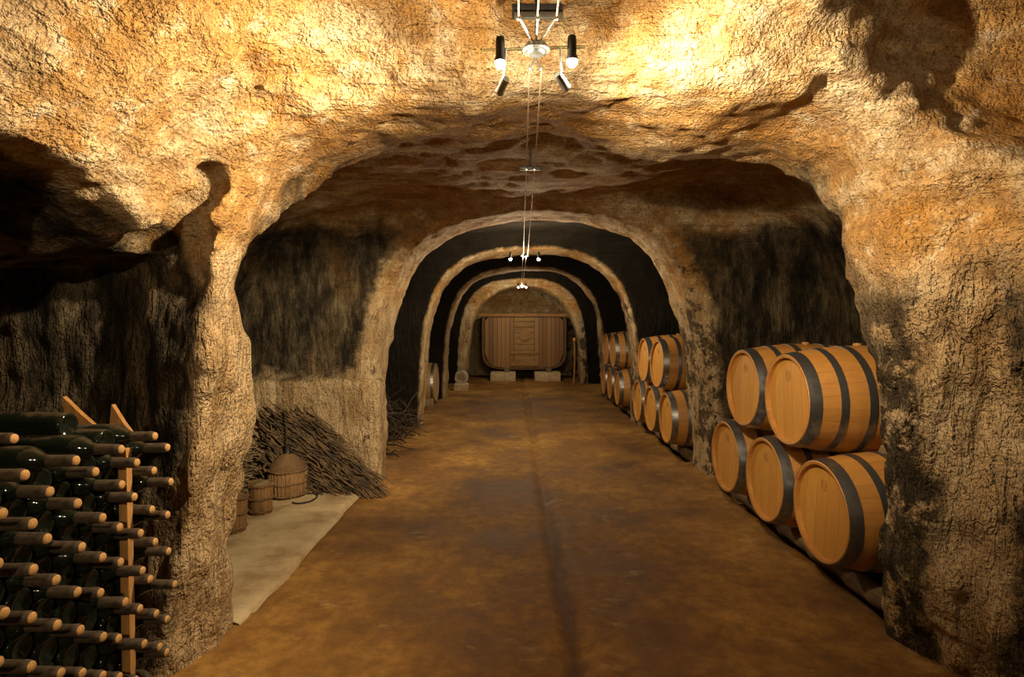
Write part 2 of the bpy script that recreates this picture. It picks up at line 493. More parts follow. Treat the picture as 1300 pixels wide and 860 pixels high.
BAY1 = [(-2.62, -.5), (-2.62, 1.4), (-2.5, 2.0), (-2.2, 2.42), (-1.5, 2.62), (-.7, 2.69), (.5, 2.70), (1.0, 2.74), (1.5, 2.84), (2.1, 2.84), (2.6, 2.5),
        (2.93, 2.0), (3.0, 1.3), (3.0, -.5)]
def prof3(poly): return poly_sdf(smooth_poly(poly, 2))[:, None, :]
def slab3(y0, y1): return (np.abs(ys - (y0 + y1) / 2) - (y1 - y0) / 2).astype(np.float32)[None, :, None]
X3 = xs.astype(np.float32)[:, None, None]; Y3 = ys.astype(np.float32)[None, :, None]; Z3 = zs.astype(np.float32)[None, None, :]

def seg(p, q, r0, r1):
    d = np.array(q, float) - np.array(p, float)
    t = np.clip(((X3 - p[0]) * d[0] + (Y3 - p[1]) * d[1] + (Z3 - p[2]) * d[2]) / (d @ d), 0, 1)
    return np.sqrt((X3 - p[0] - t * d[0]) ** 2 + (Y3 - p[1] - t * d[1]) ** 2 + (Z3 - p[2] - t * d[2]) ** 2) - (r0 + (r1 - r0) * t)
def ellip(c, r):
    q = np.sqrt(((X3 - c[0]) / r[0]) ** 2 + ((Y3 - c[1]) / r[1]) ** 2 + ((Z3 - c[2]) / r[2]) ** 2)
    return (q - 1) * min(r)

# low frequency warp of the section so nothing is ruler straight
def lattice(fx, fy, fz, seed):
    rng = np.random.default_rng(seed)
    def ax(v, f):
        u = (v - v[0]) * f + 0.37
        i = np.floor(u).astype(int); t = (u - i).astype(np.float32); t = t * t * (3 - 2 * t)
        return i, t
    ix, tx = ax(xs, fx); iy, ty = ax(ys, fy); iz, tz = ax(zs, fz)
    L = rng.uniform(-1, 1, (ix[-1] + 2, iy[-1] + 2, iz[-1] + 2)).astype(np.float32)
    A = L[ix] * (1 - tx)[:, None, None] + L[ix + 1] * tx[:, None, None]
    A = A[:, iy] * (1 - ty)[None, :, None] + A[:, iy + 1] * ty[None, :, None]
    return A[:, :, iz] * (1 - tz) + A[:, :, iz + 1] * tz

a1 = smax(prof3(A1), slab3(1.9, 3.6), 0.02)
D = smax(prof3(B0), slab3(-2.4, 2.36), 0.30)                       # the bay the camera stands in
D = smin(D, a1, 0.22)
# side recess with the bottle rack
NICHE = [(-3.0, -.5), (-3.0, 1.5), (-2.5, 1.95), (-1.9, 2.1), (-1.2, 2.12), (-1.0, 1.6), (-1.0, -.5)]
yfar = 2.50 + 0.30 * np.clip((-1.45 - X3) / 0.6, 0, 1) - 0.26 * np.clip((1.0 - Z3) / 0.95, 0, 1)
htop = 2.06 - 0.20 * np.clip((Y3 - 1.65) / 0.60, -2, 1.05) ** 2
nic = smax(smax(prof3(NICHE), np.maximum(Y3 - yfar, 0.2 - Y3), 0.08), Z3 - htop, 0.06)
D = smin(D, nic, 0.04)
D = smin(D, seg((-1.58, 2.43, 1.70), (-1.36, 2.46, 2.16), 0.18, 0.055), 0.03)   # shadowed cleft above the pier
D = smin(D, ellip((1.75, 1.60, 2.62), (0.92, 0.74, 0.60)), 0.06)      # hollow high on the right
D = smin(D, seg((0.15, 2.2, 3.05), (0.0, 0.2, 3.15), 0.22, 0.4), 0.2)
bays = [(2.80, 5.28, BAY1), (5.94, 8.16, BAY), (8.82, 11.1, BAY), (11.76, 14.05, BAY), (14.76, 16.25, BAY)]
def sm01(a, b, v):
    t = np.clip((v - a) / (b - a), 0, 1)
    return t * t * (3 - 2 * t)
for n_, (y0, y1, P_) in enumerate(bays):
    if n_ == 0:
        ys0 = 2.84 + 0.16 * sm01(-1.5, -2.0, X3) - 0.12 * sm01(1.2, 1.8, X3) + 0.46 * sm01(1.9, 2.5, Z3)
        sl = np.maximum(ys0 - Y3, Y3 - y1)
        D = smin(D, smax(prof3(P_), sl, 0.20), 0.03)
    else:
        D = smin(D, smax(prof3(P_), slab3(y0, y1), 0.25), 0.04)
D = smin(D, smax(prof3(A2), slab3(4.6, 6.4), 0.02), 0.14)
D = smin(D, smax(prof3(A2), slab3(7.7, 9.3), 0.02), 0.12)
D = smin(D, smax(prof3(A2), slab3(10.7, 12.3), 0.02), 0.12)
D = smin(D, smax(prof3(A5), slab3(13.6, 15.2), 0.02), 0.12)
D = smin(D, seg((-2.2, 5.1, 0.9), (-2.2, 5.75, 0.86), 0.035, 0.03), 0.01)       # bore hole
# ledge: lower part of the far face of the first left recess stands forward
led = smax(smax(np.abs(X3 + 2.0) - 0.75, np.abs(Y3 - 5.35) - 0.16, 0.05), Z3 - 1.02, 0.08)
D = smax(D, -led, 0.06)
D = D.astype(np.float32)
lowm = np.clip((1.95 - Z3) / 0.5, 0, 1)
N = 0.065 * lattice(1.1, 1.1, 1.3, 1) + 0.032 * lattice(2.6, 2.6, 2.8, 2) + 0.020 * lattice(5.6, 6.3, 6.1, 3)
N += 0.015 * lattice(11.3, 12, 10.7, 4) + 0.008 * lattice(19, 21, 20, 5)
N += lowm * (0.015 * lattice(15, 15, 3.0, 6) + 0.008 * lattice(27, 27, 6, 7))
N += (1 - lowm) * (0.013 * lattice(1.6, 2.0, 14, 8) + 0.007 * lattice(4, 4, 24, 9))
taper = np.clip((ys - 3.5) / 4, 0, 0.45).astype(np.float32)[None, :, None]
D += N * (1 - taper)
del N

def surface_nets(Fv):
    s = Fv > 0
    nx, ny, nz = s.shape
    c = np.zeros((nx - 1, ny - 1, nz - 1), np.uint8)
    for i in (0, 1):
        for j in (0, 1):
            for k in (0, 1):
                c += s[i:nx - 1 + i, j:ny - 1 + j, k:nz - 1 + k]
    act = np.argwhere((c > 0) & (c < 8))
    idx = np.full(c.shape, -1, np.int32)
    idx[act[:, 0], act[:, 1], act[:, 2]] = np.arange(len(act))
    acc = np.zeros((len(act), 3)); cnt = np.zeros(len(act))
    I, J, K = act.T
    for axis in range(3):
        o1, o2 = [a for a in range(3) if a != axis]
        for u in (0, 1):
            for v in (0, 1):
                d0 = [0, 0, 0]; d0[o1] = u; d0[o2] = v
                d1 = list(d0); d1[axis] = 1
                f0 = Fv[I + d0[0], J + d0[1], K + d0[2]]; f1 = Fv[I + d1[0], J + d1[1], K + d1[2]]
                m = (f0 > 0) != (f1 > 0)
                t = np.where(m, f0 / np.where(m, f0 - f1, 1), 0)
                p = np.tile(np.array(d0, float), (len(act), 1)); p[:, axis] = t
                acc[m] += p[m]; cnt[m] += 1
    acc /= cnt[:, None]
    P = np.empty_like(acc)
    for a, g in enumerate((xs, ys, zs)):
        i0 = act[:, a]
        P[:, a] = g[i0] + (g[i0 + 1] - g[i0]) * acc[:, a]
    quads = []
    for axis in range(3):
        a, b = [(1, 2), (2, 0), (0, 1)][axis]
        sl0 = [slice(None)] * 3; sl1 = [slice(None)] * 3
        sl0[axis] = slice(0, -1); sl1[axis] = slice(1, None)
        ch = s[tuple(sl0)] != s[tuple(sl1)]
        e = np.argwhere(ch)
        ok = (e[:, a] > 0) & (e[:, b] > 0) & (e[:, a] < s.shape[a] - 1) & (e[:, b] < s.shape[b] - 1)
        e = e[ok]
        rock_first = s[e[:, 0], e[:, 1], e[:, 2]]
        def cell(da, db):
            q = e.copy(); q[:, a] -= da; q[:, b] -= db
            return idx[q[:, 0], q[:, 1], q[:, 2]]
        Q = np.stack([cell(1, 1), cell(0, 1), cell(0, 0), cell(1, 0)], 1)
        Q[~rock_first] = Q[~rock_first][:, ::-1]
        quads.append(Q)
    return P, np.concatenate(quads)

VP, Q = surface_nets(D)
vn = np.zeros_like(VP)
fnrm = np.cross(VP[Q[:, 2]] - VP[Q[:, 0]], VP[Q[:, 3]] - VP[Q[:, 1]])
for k in range(4): 
    for a in range(3): vn[:, a] += np.bincount(Q[:, k], fnrm[:, a], len(VP))
vn /= np.linalg.norm(vn, axis=1)[:, None] + 1e-12
fc = VP[Q].mean(1)
def sample2(A, x, z):
    u = np.clip((x - xs[0]) / GS, 0, len(xs) - 1.001); v = np.clip((z - zs[0]) / GS, 0, len(zs) - 1.001)
    i = u.astype(int); j = v.astype(int); a = u - i; b = v - j
    return (A[i, j] * (1 - a) + A[i + 1, j] * a) * (1 - b) + (A[i, j + 1] * (1 - a) + A[i + 1, j + 1] * a) * b
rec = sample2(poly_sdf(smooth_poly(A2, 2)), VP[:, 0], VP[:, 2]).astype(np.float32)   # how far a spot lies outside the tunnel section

def struct_mesh(name, sel, mat):
    q = Q[sel]
    used, inv = np.unique(q, return_inverse=True)
    inv = inv.reshape(-1, 4).astype(np.int32)
    me = bpy.data.meshes.new(name)
    me.vertices.add(len(used)); me.vertices.foreach_set('co', VP[used].astype(np.float32).ravel())
    me.loops.add(inv.size); me.loops.foreach_set('vertex_index', inv.ravel())
    me.polygons.add(len(inv)); me.polygons.foreach_set('loop_start', np.arange(0, inv.size, 4, dtype=np.int32))
    me.polygons.foreach_set('loop_total', np.full(len(inv), 4, np.int32))
    me.update(calc_edges=True); me.validate()
    me.polygons.foreach_set('use_smooth', np.ones(len(me.polygons), bool))
    me.normals_split_custom_set_from_vertices(vn[used].astype(np.float32).tolist())
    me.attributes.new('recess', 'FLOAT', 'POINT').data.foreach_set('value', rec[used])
    me.materials.append(mat)
    o = bpy.data.objects.new(name, me); COL.objects.link(o)
    o['kind'] = 'structure'
    return o
vis = fc[:, 2] > -0.12
back = (fc[:, 1] > 15.9); front = fc[:, 1] < -2.0
up = (fc[:, 2] > 2.25) & ~back & ~front
lf = (fc[:, 0] < CX) & ~up & ~back & ~front
rt = (fc[:, 0] >= CX) & ~up & ~back & ~front
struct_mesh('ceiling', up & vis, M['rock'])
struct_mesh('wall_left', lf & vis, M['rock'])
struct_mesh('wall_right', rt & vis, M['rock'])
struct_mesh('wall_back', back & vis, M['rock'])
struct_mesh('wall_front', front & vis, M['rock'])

# floor: trodden earth, a gutter down the middle, sunk strips under the barrel rows
def grid_mesh(name, gx, gy, hf, mat, kind='structure'):
    Xg, Yg = np.meshgrid(gx, gy, indexing='ij')
    H = hf(Xg, Yg)
    V = np.stack([Xg, Yg, H], -1).reshape(-1, 3)
    nx, ny = Xg.shape
    i = np.arange(nx * ny).reshape(nx, ny)
    q = np.stack([i[:-1, :-1], i[1:, :-1], i[1:, 1:], i[:-1, 1:]], -1).reshape(-1, 4)
    me = bpy.data.meshes.new(name)
    me.from_pydata(V.tolist(), [], q.tolist())
    me.polygons.foreach_set('use_smooth', [True] * len(me.polygons))
    me.materials.append(mat)
    o = bpy.data.objects.new(name, me); COL.objects.link(o)
    if kind: o['kind'] = kind
    return o

def n2(x, y, f, seed):
    rng = np.random.default_rng(seed)
    L = rng.uniform(-1, 1, (128, 128))
    u, v = x * f + 31.3, y * f + 17.7
    i, j = np.floor(u).astype(int), np.floor(v).astype(int)
    a, b = u - i, v - j
    a = a * a * (3 - 2 * a); b = b * b * (3 - 2 * b)
    g = lambda p, q: L[p % 128, q % 128]
    return (g(i, j) * (1 - a) + g(i + 1, j) * a) * (1 - b) + (g(i, j + 1) * (1 - a) + g(i + 1, j + 1) * a) * b

def sst(a, b, x):
    t = np.clip((x - a) / (b - a), 0, 1); return t * t * (3 - 2 * t)

def floor_h(x, y):
    h = 0.010 * n2(x, y, 1.3, 21) + 0.006 * n2(x, y, 4, 22) + 0.003 * n2(x, y, 11, 23) + 0.0018 * n2(x, y, 27, 24)
    c = 0.285 + 0.02 * n2(x * 0, y, 1.1, 25)
    h = h - 0.030 * np.exp(-((x - c) / 0.05) ** 2) + 0.008 * np.exp(-((np.abs(x - c) - 0.12) / 0.05) ** 2)
    pit = sst(1.93, 2.05, x + 0.03 * n2(x, y, 5, 26)) * (sst(2.72, 2.8, y) - sst(5.1, 5.3, y) + sst(5.98, 6.1, y) - sst(8.1, 8.3, y) + sst(8.85, 9.0, y) - sst(10.9, 11.1, y))
    h = h - 0.10 * pit
    h = h - 0.05 * (1 - sst(-1.43, -1.37, x + 0.02 * n2(x, y, 4, 27))) * (sst(2.90, 2.96, y) - sst(5.0, 5.1, y))
    # scree against the feet of the piers
    h = h + 0.05 * sst(1.5, 2.1, x) * (sst(5.0, 5.3, y) - sst(5.9, 6.2, y))
    h = h + 0.05 * (1 - sst(-1.55, -1.1, x)) * (sst(4.95, 5.15, y) - sst(6.0, 6.4, y))
    return h
grid_mesh('floor', np.arange(-3.1, 3.3, 0.03), np.concatenate([np.arange(-2.6, 1.8, 0.08), np.arange(1.8, 6, 0.025), np.arange(6, 16.6, 0.07)]), floor_h, M['earth'])

# concrete slab filling the first recess on the left, broken edge towards the tunnel
def slab_obj():
    gy = np.arange(2.79, 5.12, 0.03)
    nx = 46
    V = []; F = []
    for j, y in enumerate(gy):
        e = -1.385 + 0.03 * float(n2(np.array(0.0), np.array(y), 3.1, 31)) + 0.012 * float(n2(np.array(0.0), np.array(y), 14, 32))
        for i in range(nx):
            x = -2.95 + (e + 2.95) * i / (nx - 1)
            V.append((x, y, 0.016 + 0.004 * float(n2(np.array(x), np.array(y), 3, 33)) - (0.012 if i == nx - 1 else 0)))
        V.append((e, y, -0.09))
    w = nx + 1
    for j in range(len(gy) - 1):
        for i in range(nx):
            a = j * w + i
            F.append((a, a + 1, a + 1 + w, a + w))
    me = bpy.data.meshes.new('floor_slab'); me.from_pydata(V, [], F)
    me.polygons.foreach_set('use_smooth', [True] * len(F)); me.materials.append(M['slab'])
    o = bpy.data.objects.new('floor_slab', me); COL.objects.link(o); o['kind'] = 'structure'
slab_obj()

# ------------------------------------------------------------------ oak barrels
BL = 0.94        # length
def brad(x):     # radius along the barrel, x from 0 (front) to BL
    t = (x / BL - 0.5) * 2
    return 0.338 - 0.053 * abs(t) ** 2.0

def make_barrel():
    root = empty('oak_barrel', (0, 0, 0))
    bm = bmesh.new()
    n = 52
    prof = [(0.262, 0.035), (0.265, 0.004), (brad(0) - 0.004, 0.0)]
    prof += [(brad(x), x) for x in np.linspace(0.004, BL - 0.004, 30)]
    prof += [(brad(0) - 0.004, BL), (0.265, BL - 0.004), (0.262, BL - 0.035)]
    lathe(bm, prof, n, 'x', cap=False)
    obj('stave_body', bm, M['stave'], root, angle=50)
    for x0 in (0.030, BL - 0.046):
        bm = bmesh.new()
        lathe(bm, [(0.264, x0), (0.264, x0 + 0.016)], n, 'x')
        h = obj('head', bm, M['head'], root, angle=30)
        if x0 < 0.1:
            bm = bmesh.new()                                 # burnt cooper's mark: a small ring and a bar
            for rr, w in ((0.026, 0.003), (0.013, 0.0025)):
                pts = [(x0 - 0.0005, 0.01 + rr * math.cos(a), 0.15 + 1.25 * rr * math.sin(a)) for a in np.linspace(0, 2 * PI, 25)]
                tube(bm, pts, w * 0.5, 6)
            mk = obj('cooper_mark', bm, M['markburn'], h)
            mk['label'] = 'small burnt ring mark'
    for a, b in ((0.004, 0.070), (0.170, 0.212), (0.325, 0.370)):
        for mir in (0, 1):
            bm = bmesh.new()
            x0, x1 = (a, b) if not mir else (BL - b, BL - a)
            xx = np.linspace(x0, x1, 6)
            pr = [(brad(x0) - 0.002, x0)] + [(brad(x) + 0.0035, x) for x in xx] + [(brad(x1) - 0.002, x1)]
            lathe(bm, pr, n, 'x', cap=False)
            hp = obj('hoop', bm, M['steel'], root, angle=40)
    bm = bmesh.new()
    lathe(bm, [(0.026, 0.333), (0.024, 0.352), (0.0, 0.353)], 16, 'z', center=(BL / 2, 0, 0))
    bg = obj('bung', bm, M['cork'], root)
    bg['label'] = 'pale bung in the top'
    return root
M['markburn'] = mat_plain('burnt_mark', (0.20, 0.09, 0.03), 0.8)

def copy_tree(o, parent=None):
    c = o.copy(); COL.objects.link(c); c.parent = parent
    for ch in o.children: copy_tree(ch, c)
    return c

RB = 0.338
def bay_barrels(specs, group):
    for (x, y, z, rot, label) in specs:
        b = copy_tree(proto_barrel)
        b.location = (x, y, z)
        b.rotation_euler = (R(rot), R(random.uniform(-1, 1)), R(random.uniform(-1.5, 1.5)))
        tag(b, label, 'barrel', group)
proto_barrel = make_barrel()
ZB = 0.115 + RB
ZT = ZB + 0.602
B1 = [
    (1.765, 3.145, ZB + .012, 4, 'pale oak barrel with dark hoops, bottom row, closest to the near right pier'),
    (1.760, 3.84, ZB, -3, 'pale oak barrel in the middle of the near bottom row, under two others'),
    (1.755, 4.535, ZB - .008, 2, 'pale oak barrel at the far end of the near bottom row'),
    (1.735, 3.49, ZT + .008, -4, 'large looking oak barrel on top of the near stack, partly behind the right pier'),
    (1.745, 4.185, ZT, 5, 'oak barrel on top of the near stack, behind and beside the larger looking one'),
]
B2 = [
    (1.765, 6.33, ZB, 3, 'oak barrel of the second stack, bottom row, half hidden by the second pier'),
    (1.760, 7.025, ZB, -4, 'oak barrel in the middle of the second stack bottom row'),
    (1.755, 7.72, ZB, 6, 'oak barrel at the far end of the second stack bottom row'),
    (1.75, 6.675, ZT, -2, 'oak barrel on top of the second stack, next to the second pier'),
    (1.75, 7.37, ZT, 3, 'oak barrel on top of the second stack, far side'),
]
B3 = [
    (1.76, 9.25, ZB, 3, 'small looking oak barrel of the farthest stack, bottom row beside the third pier'),
    (1.76, 9.945, ZB, -4, 'small looking oak barrel, middle of the farthest stack bottom row'),
    (1.76, 10.64, ZB, 1, 'small looking oak barrel, last of the farthest stack bottom row'),
    (1.75, 9.60, ZT, -2, 'small looking oak barrel on top of the farthest stack, beside the third pier'),
    (1.75, 10.29, ZT, 3, 'small looking oak barrel on top of the farthest stack, deepest in the cellar'),
]
bay_barrels(B1, 'barrels of the near stack')
bay_barrels(B2, 'barrels of the second stack')
bay_barrels(B3, 'barrels of the farthest stack')
for ch in list(proto_barrel.children):
    for g in list(ch.children): bpy.data.objects.remove(g)
    bpy.data.objects.remove(ch)
bpy.data.objects.remove(proto_barrel)

def rail(x, y0, y1, label):
    bm = bmesh.new()
    n = 26
    pts = [(x + 0.012 * math.sin(i * 1.3), y0 + (y1 - y0) * i / n, 0.045 + 0.005 * math.sin(i * 2.1)) for i in range(n + 1)]
    tube(bm, pts, [0.063 + 0.006 * math.sin(i * 3.7) for i in range(n + 1)], 10)
    o = obj('support_log', bm, M['oldwood'])
    tag(o, label, 'log', 'logs under the barrels')
rail(2.02, 2.82, 5.02, 'rough grey timber log under the faces of the near barrel stack')
rail(2.02, 6.02, 8.0, 'rough timber log under the faces of the second barrel stack')
rail(2.02, 8.98, 10.9, 'rough timber log under the faces of the farthest barrel stack')
rail(2.50, 2.95, 5.0, 'rear timber log under the back ends of the near barrel stack')
rail(2.50, 6.1, 7.95, 'rear timber log under the back ends of the second barrel stack')
rail(2.50, 9.05, 10.9, 'rear timber log under the back ends of the farthest barrel stack')

def wedge(x, y, z, label, ry=0):
    bm = bmesh.new()
    vs = [bm.verts.new(p) for p in ((-.035, -.04, 0), (.035, -.04, 0), (.035, .04, 0), (-.035, .04, 0), (-.035, -.022, .05), (.035, -.022, .05), (.035, .015, .055), (-.035, .015, .055))]
    for f in ((0, 1, 2, 3), (4, 5, 6, 7), (0, 1, 5, 4), (1, 2, 6, 5), (2, 3, 7, 6), (3, 0, 4, 7)): bm.faces.new([vs[i] for i in f])
    bmesh.ops.bevel(bm, geom=list(bm.edges), offset=0.004, segments=1, affect='EDGES')
    o = obj('wooden_wedge', bm, M['oldwood'], angle=30)
    o.location = (x, y, z); o.rotation_euler = (R(ry), 0, 0.2)
    tag(o, label, 'wedge', 'wedges between the barrels')
wedge(2.16, 3.150, ZB + RB - .000, 'small wooden wedge chocking the top barrel on the near bottom one')
wedge(2.0, 3.47, 0.0 + .10, 'small wooden wedge on the log between the two nearest bottom barrels')
wedge(2.0, 4.17, 0.0 + .10, 'small wooden wedge on the log between the middle and far bottom barrels')

# cask standing in the third recess on the left, its pale head turned to the tunnel
def round_cask():
    root = empty('round_cask', (-1.42, 10.35, 0.42), 0)
    tag(root, 'pale round cask lying in the third recess on the left', 'cask')
    bm = bmesh.new()
    lathe(bm, [(0.33, -0.04), (0.335, 0.0), (0.36, 0.0)] + [(0.36 + 0.04 * math.sin(PI * t), -t * 0.8) for t in np.linspace(0.02, 1, 14)], 44, 'x', cap=False)
    obj('stave_body', bm, M['vat'], root)
    bm = bmesh.new(); lathe(bm, [(0.332, -0.03), (0.332, -0.012)], 44, 'x')
    obj('head', bm, M['palehead'], root)
    for a in (0.02, 0.2, 0.55):
        bm = bmesh.new()
        lathe(bm, [(0.36 + 0.04 * math.sin(PI * t / .8) + 0.004, -t) for t in (a, a + 0.03, a + 0.05)], 44, 'x', cap=False)
        obj('hoop', bm, M['steel'], root)
    bm = bmesh.new()
    for dy in (-0.22, 0.22): box(bm, -.75, -.02, dy - .05, dy + .05, -.43, -.26, .01)
    obj('cradle', bm, M['oldwood'], root)
M['palehead'] = mat_head('weathered_cask_head', (0.40, 0.30, 0.17), (0.58, 0.46, 0.28), 8, (0.25, 0.17, 0.08))
round_cask()

# ------------------------------------------------------------------ great cask at the end
M['vatdark'] = mat_wood('blackened_vat_staves', (0.07, 0.035, 0.012), (0.17, 0.09, 0.03), axis=1)
def great_cask():
    Y0 = 15.0
    root = empty('great_cask', (0.33, Y0, 0.0))
    tag(root, 'huge old oak cask closing the far end of the cellar on stone blocks', 'cask')
    hw, hh, zc = 1.15, 0.76, 1.03
    def outline(s, n=72):
        out = []
        for i in range(n):
            a = 2 * PI * i / n
            c, si = math.cos(a), math.sin(a)
            ex = 2 / 12.0 if si > 0 else 2 / 4.5
            x = hw * s * math.copysign(abs(c) ** ex, c)
            z = hh * s * math.copysign(abs(si) ** ex, si)
            out.append((x, z))
        return out
    bm = bmesh.new()
    rings = []
    for s, y in ((0.93, 0.05), (0.94, -0.02), (1.0, -0.02), (1.03, 0.25), (1.04, 0.5), (1.03, 0.75), (1.0, 1.0), (0.94, 1.0)):
        rings.append([bm.verts.new((x, y, zc + z)) for x, z in outline(s)])
    for a, b in zip(rings, rings[1:]):
        for i in range(72): bm.faces.new((a[i], a[(i + 1) % 72], b[(i + 1) % 72], b[i]))
    bm.faces.new(rings[-1])
    obj('stave_body', bm, M['vatdark'], root)
    bm = bmesh.new()                                        # head: individual upright boards
    nb = 19
    def zlim(x):
        q = min(0.999, abs(x) / (hw * 0.935))
        return (-hh * .935 * (1 - q ** 4.5) ** (1 / 4.5), hh * .935 * (1 - q ** 12) ** (1 / 12))
    w = 2 * hw * 0.93 / nb
    bm.free()
    for i in range(nb):
        xa = -hw * 0.93 + i * w
        if 7 <= i <= 11: continue
        lo, hi = zlim(max(abs(xa), abs(xa + w)))
        lo2, hi2 = zlim(min(abs(xa), abs(xa + w)) if 6 != i else abs(xa))
        bm = bmesh.new()
        flip = xa < 0
        vs = []
        for yy in (-0.008, 0.05):
            for x_, z_ in ((xa + .002, lo if flip else lo2), (xa + w - .002, lo2 if flip else lo), (xa + w - .002, hi2 if flip else hi), (xa + .002, hi if flip else hi2)):
                vs.append(bm.verts.new((x_, yy, zc + z_)))
        for f in ((0, 1, 2, 3), (4, 5, 6, 7), (0, 1, 5, 4), (1, 2, 6, 5), (2, 3, 7, 6), (3, 0, 4, 7)): bm.faces.new([vs[q] for q in f])
        bmesh.ops.recalc_face_normals(bm, faces=bm.faces)
        bmesh.ops.bevel(bm, geom=list(bm.edges), offset=0.005, segments=1, affect='EDGES')
        obj('head_board', bm, M['vat_head'], root, angle=25)
    bm = bmesh.new()
# middle section laid with cross boards
    x0 = -hw * 0.93 + 7 * w; x1 = x0 + 5 * w
    lo, hi = zlim((x0 + x1) / 2)
    k = 9
    for i in range(k):
        za = lo + (hi - lo) * i / k; zb = lo + (hi - lo) * (i + 1) / k
        box(bm, x0 + .004, x1 - .004, -0.015, 0.05, zc + za + .003, zc + zb - .003, 0.004)
    o = obj('centre_panel', bm, M['vatpanel'], root, angle=25)
    o['label'] = 'middle panel of short cross boards'
    bm = bmesh.new()
    lathe(bm, [(0.16, 0.0), (0.16, -0.02), (0.13, -0.03), (0.0, -0.03)], 32, 'y', center=(0.02, -0.02, zc + 0.18))
    obj('round_plaque', bm, M['vatwood'], root)
    bm = bmesh.new(); box(bm, -1.24, 1.2, -0.09, 0.06, zc + 0.68, zc + 0.775, .012)
    obj('top_beam', bm, M['vatwood'], root)
    bm = bmesh.new()
    box(bm, -0.36, 0.40, -0.06, 0.02, zc - .66, zc - .54, .01)
    obj('lower_bar', bm, M['vatwood'], root)
    bm = bmesh.new()
    for zz in (-0.30,):
        box(bm, x0 - .1, x1 + .1, -0.045, -0.01, zc + zz - .035, zc + zz + .035, .008)
    obj('cross_bar', bm, M['vatwood'], root)
M['vat_head'] = mat_head('vat_head_oak', (0.13, 0.06, 0.016), (0.36, 0.185, 0.055), 8.45, (0.17, 0.085, 0.03))
M['vatpanel'] = mat_wood('vat_panel_oak', (0.24, 0.13, 0.045), (0.42, 0.26, 0.10), axis=0)
great_cask()
def stone_block(x0, x1, label, cx):
    root = empty('stone_block', ((x0 + x1) / 2, 14.75, 0.0))
    tag(root, label, 'block', 'stone blocks under the great cask')
    w = (x1 - x0) / 2
    bm = bmesh.new(); box(bm, -w, w, -.18, .75, -.03, .23, .02, jitter=.012)
    obj('block', bm, M['stone'], root, angle=35)
    bm = bmesh.new(); box(bm, cx - .07, cx + .07, -.02, .6, .225, .33, .012)
    obj('chock', bm, M['oldwood'], root, angle=35)
stone_block(-0.58, 0.10, 'long pale stone block under the left half of the great cask', .10)
stone_block(0.60, 1.30, 'long pale stone block under the right half of the great cask', .04)

# post shape added to stand in for the last arch's lit pier edge
def post():
    root = empty('lit_edge_strip', (1.55, 13.78, 0))
    tag(root, 'slender strip with an orange knob, added for the lit pier edge of the last arch', 'post')
    bm = bmesh.new(); tube(bm, [(0.0, 0, -.02), (.02, 0, .5), (.015, 0, 1.08)], [.03, .026, .022], 10)
    obj('shaft', bm, M['post'], root)
    bm = bmesh.new(); lathe(bm, [(0.0, 1.06), (.035, 1.08), (.05, 1.12), (.035, 1.165), (0, 1.18)], 16, 'z', center=(.015, 0, 0))
    o = obj('knob', bm, M['amber'], root); o['label'] = 'orange round knob'
post()

# white hose coil on a block, left side before the last arch
bm = bmesh.new(); box(bm, -.16, .16, -.14, .14, -.03, .15, .02, jitter=.012)
o = obj('rough_stone', bm, M['stone'], angle=35); o.location = (-1.17, 12.7, 0)
tag(o, 'rough pale stone on the floor before the last arch, left side', 'stone')
bm = bmesh.new()
pts = []
for i in range(90):
    a = i / 90 * 2 * PI * 3.2
    r = .13 + .02 * math.sin(i * .31)
    pts.append((r * math.cos(a), .03 * math.sin(a * 1.3), .14 + r * math.sin(a) + .004 * i / 90))
tube(bm, pts, .014, 6)
o = obj('hose_coil', bm, M['hose']); o.location = (-1.17, 12.7, 0.15)
tag(o, 'coil of pale hose on the rough stone before the last arch', 'hose')

# ------------------------------------------------------------------ bottle rack
def bottle_profile():
    return [(0.0, 0.012), (0.012, 0.010), (0.026, 0.002), (0.031, 0.0), (0.0345, 0.002), (0.0365, 0.008), (0.0368, 0.03), (0.0368, 0.178),
            (0.0355, 0.190), (0.031, 0.203), (0.023, 0.216), (0.0165, 0.226), (0.0145, 0.236)]
def make_bottle():
    bm = bmesh.new()
    lathe(bm, bottle_profile() + [(0.0140, 0.24)], 20, 'x', cap=False)
    body = obj('wine_bottle', bm, M['bottle'], angle=60)
    bm = bmesh.new()
    lathe(bm, [(0.0146, 0.235), (0.0142, 0.270), (0.0140, 0.280), (0.0146, 0.282), (0.0146, 0.294), (0.0134, 0.297), (0.0130, 0.3005)], 16, 'x', cap=False)
    obj('neck', bm, M['neck'], body, angle=50)
    bm = bmesh.new()
    lathe(bm, [(0.0, 0.285), (0.0118, 0.285), (0.0118, 0.3015), (0.0102, 0.3035), (0.0, 0.304)], 16, 'x')
    obj('cork', bm, M['cork'], body, angle=50)
    return body
pb = make_bottle()
def put_bottle(x, y, z, flip, label, group, corkx=True, yaw=0):
    b = pb.copy(); COL.objects.link(b)
    if flip:
        b.rotation_euler = (R(random.uniform(0, 360)), R(random.uniform(-1, 1)), PI + R(random.uniform(-.8, .8) + yaw))
    else:
        b.rotation_euler = (R(random.uniform(0, 360)), R(random.uniform(-1, 1)), R(random.uniform(-1.2, 1.2) + yaw))
    b.location = (x, y, z)
    for ch in pb.children:
        if flip and ch.name.startswith('cork'): continue
        c = ch.copy(); COL.objects.link(c); c.parent = b
    tag(b, label, 'bottle', group)
    return b
ORD = ['first', 'second', 'third', 'fourth', 'fifth', 'sixth', 'seventh', 'eighth', 'ninth', 'tenth', 'eleventh', 'twelfth', 'thirteenth', 'fourteenth', 'fifteenth', 'sixteenth', 'seventeenth']
XC = -1.05
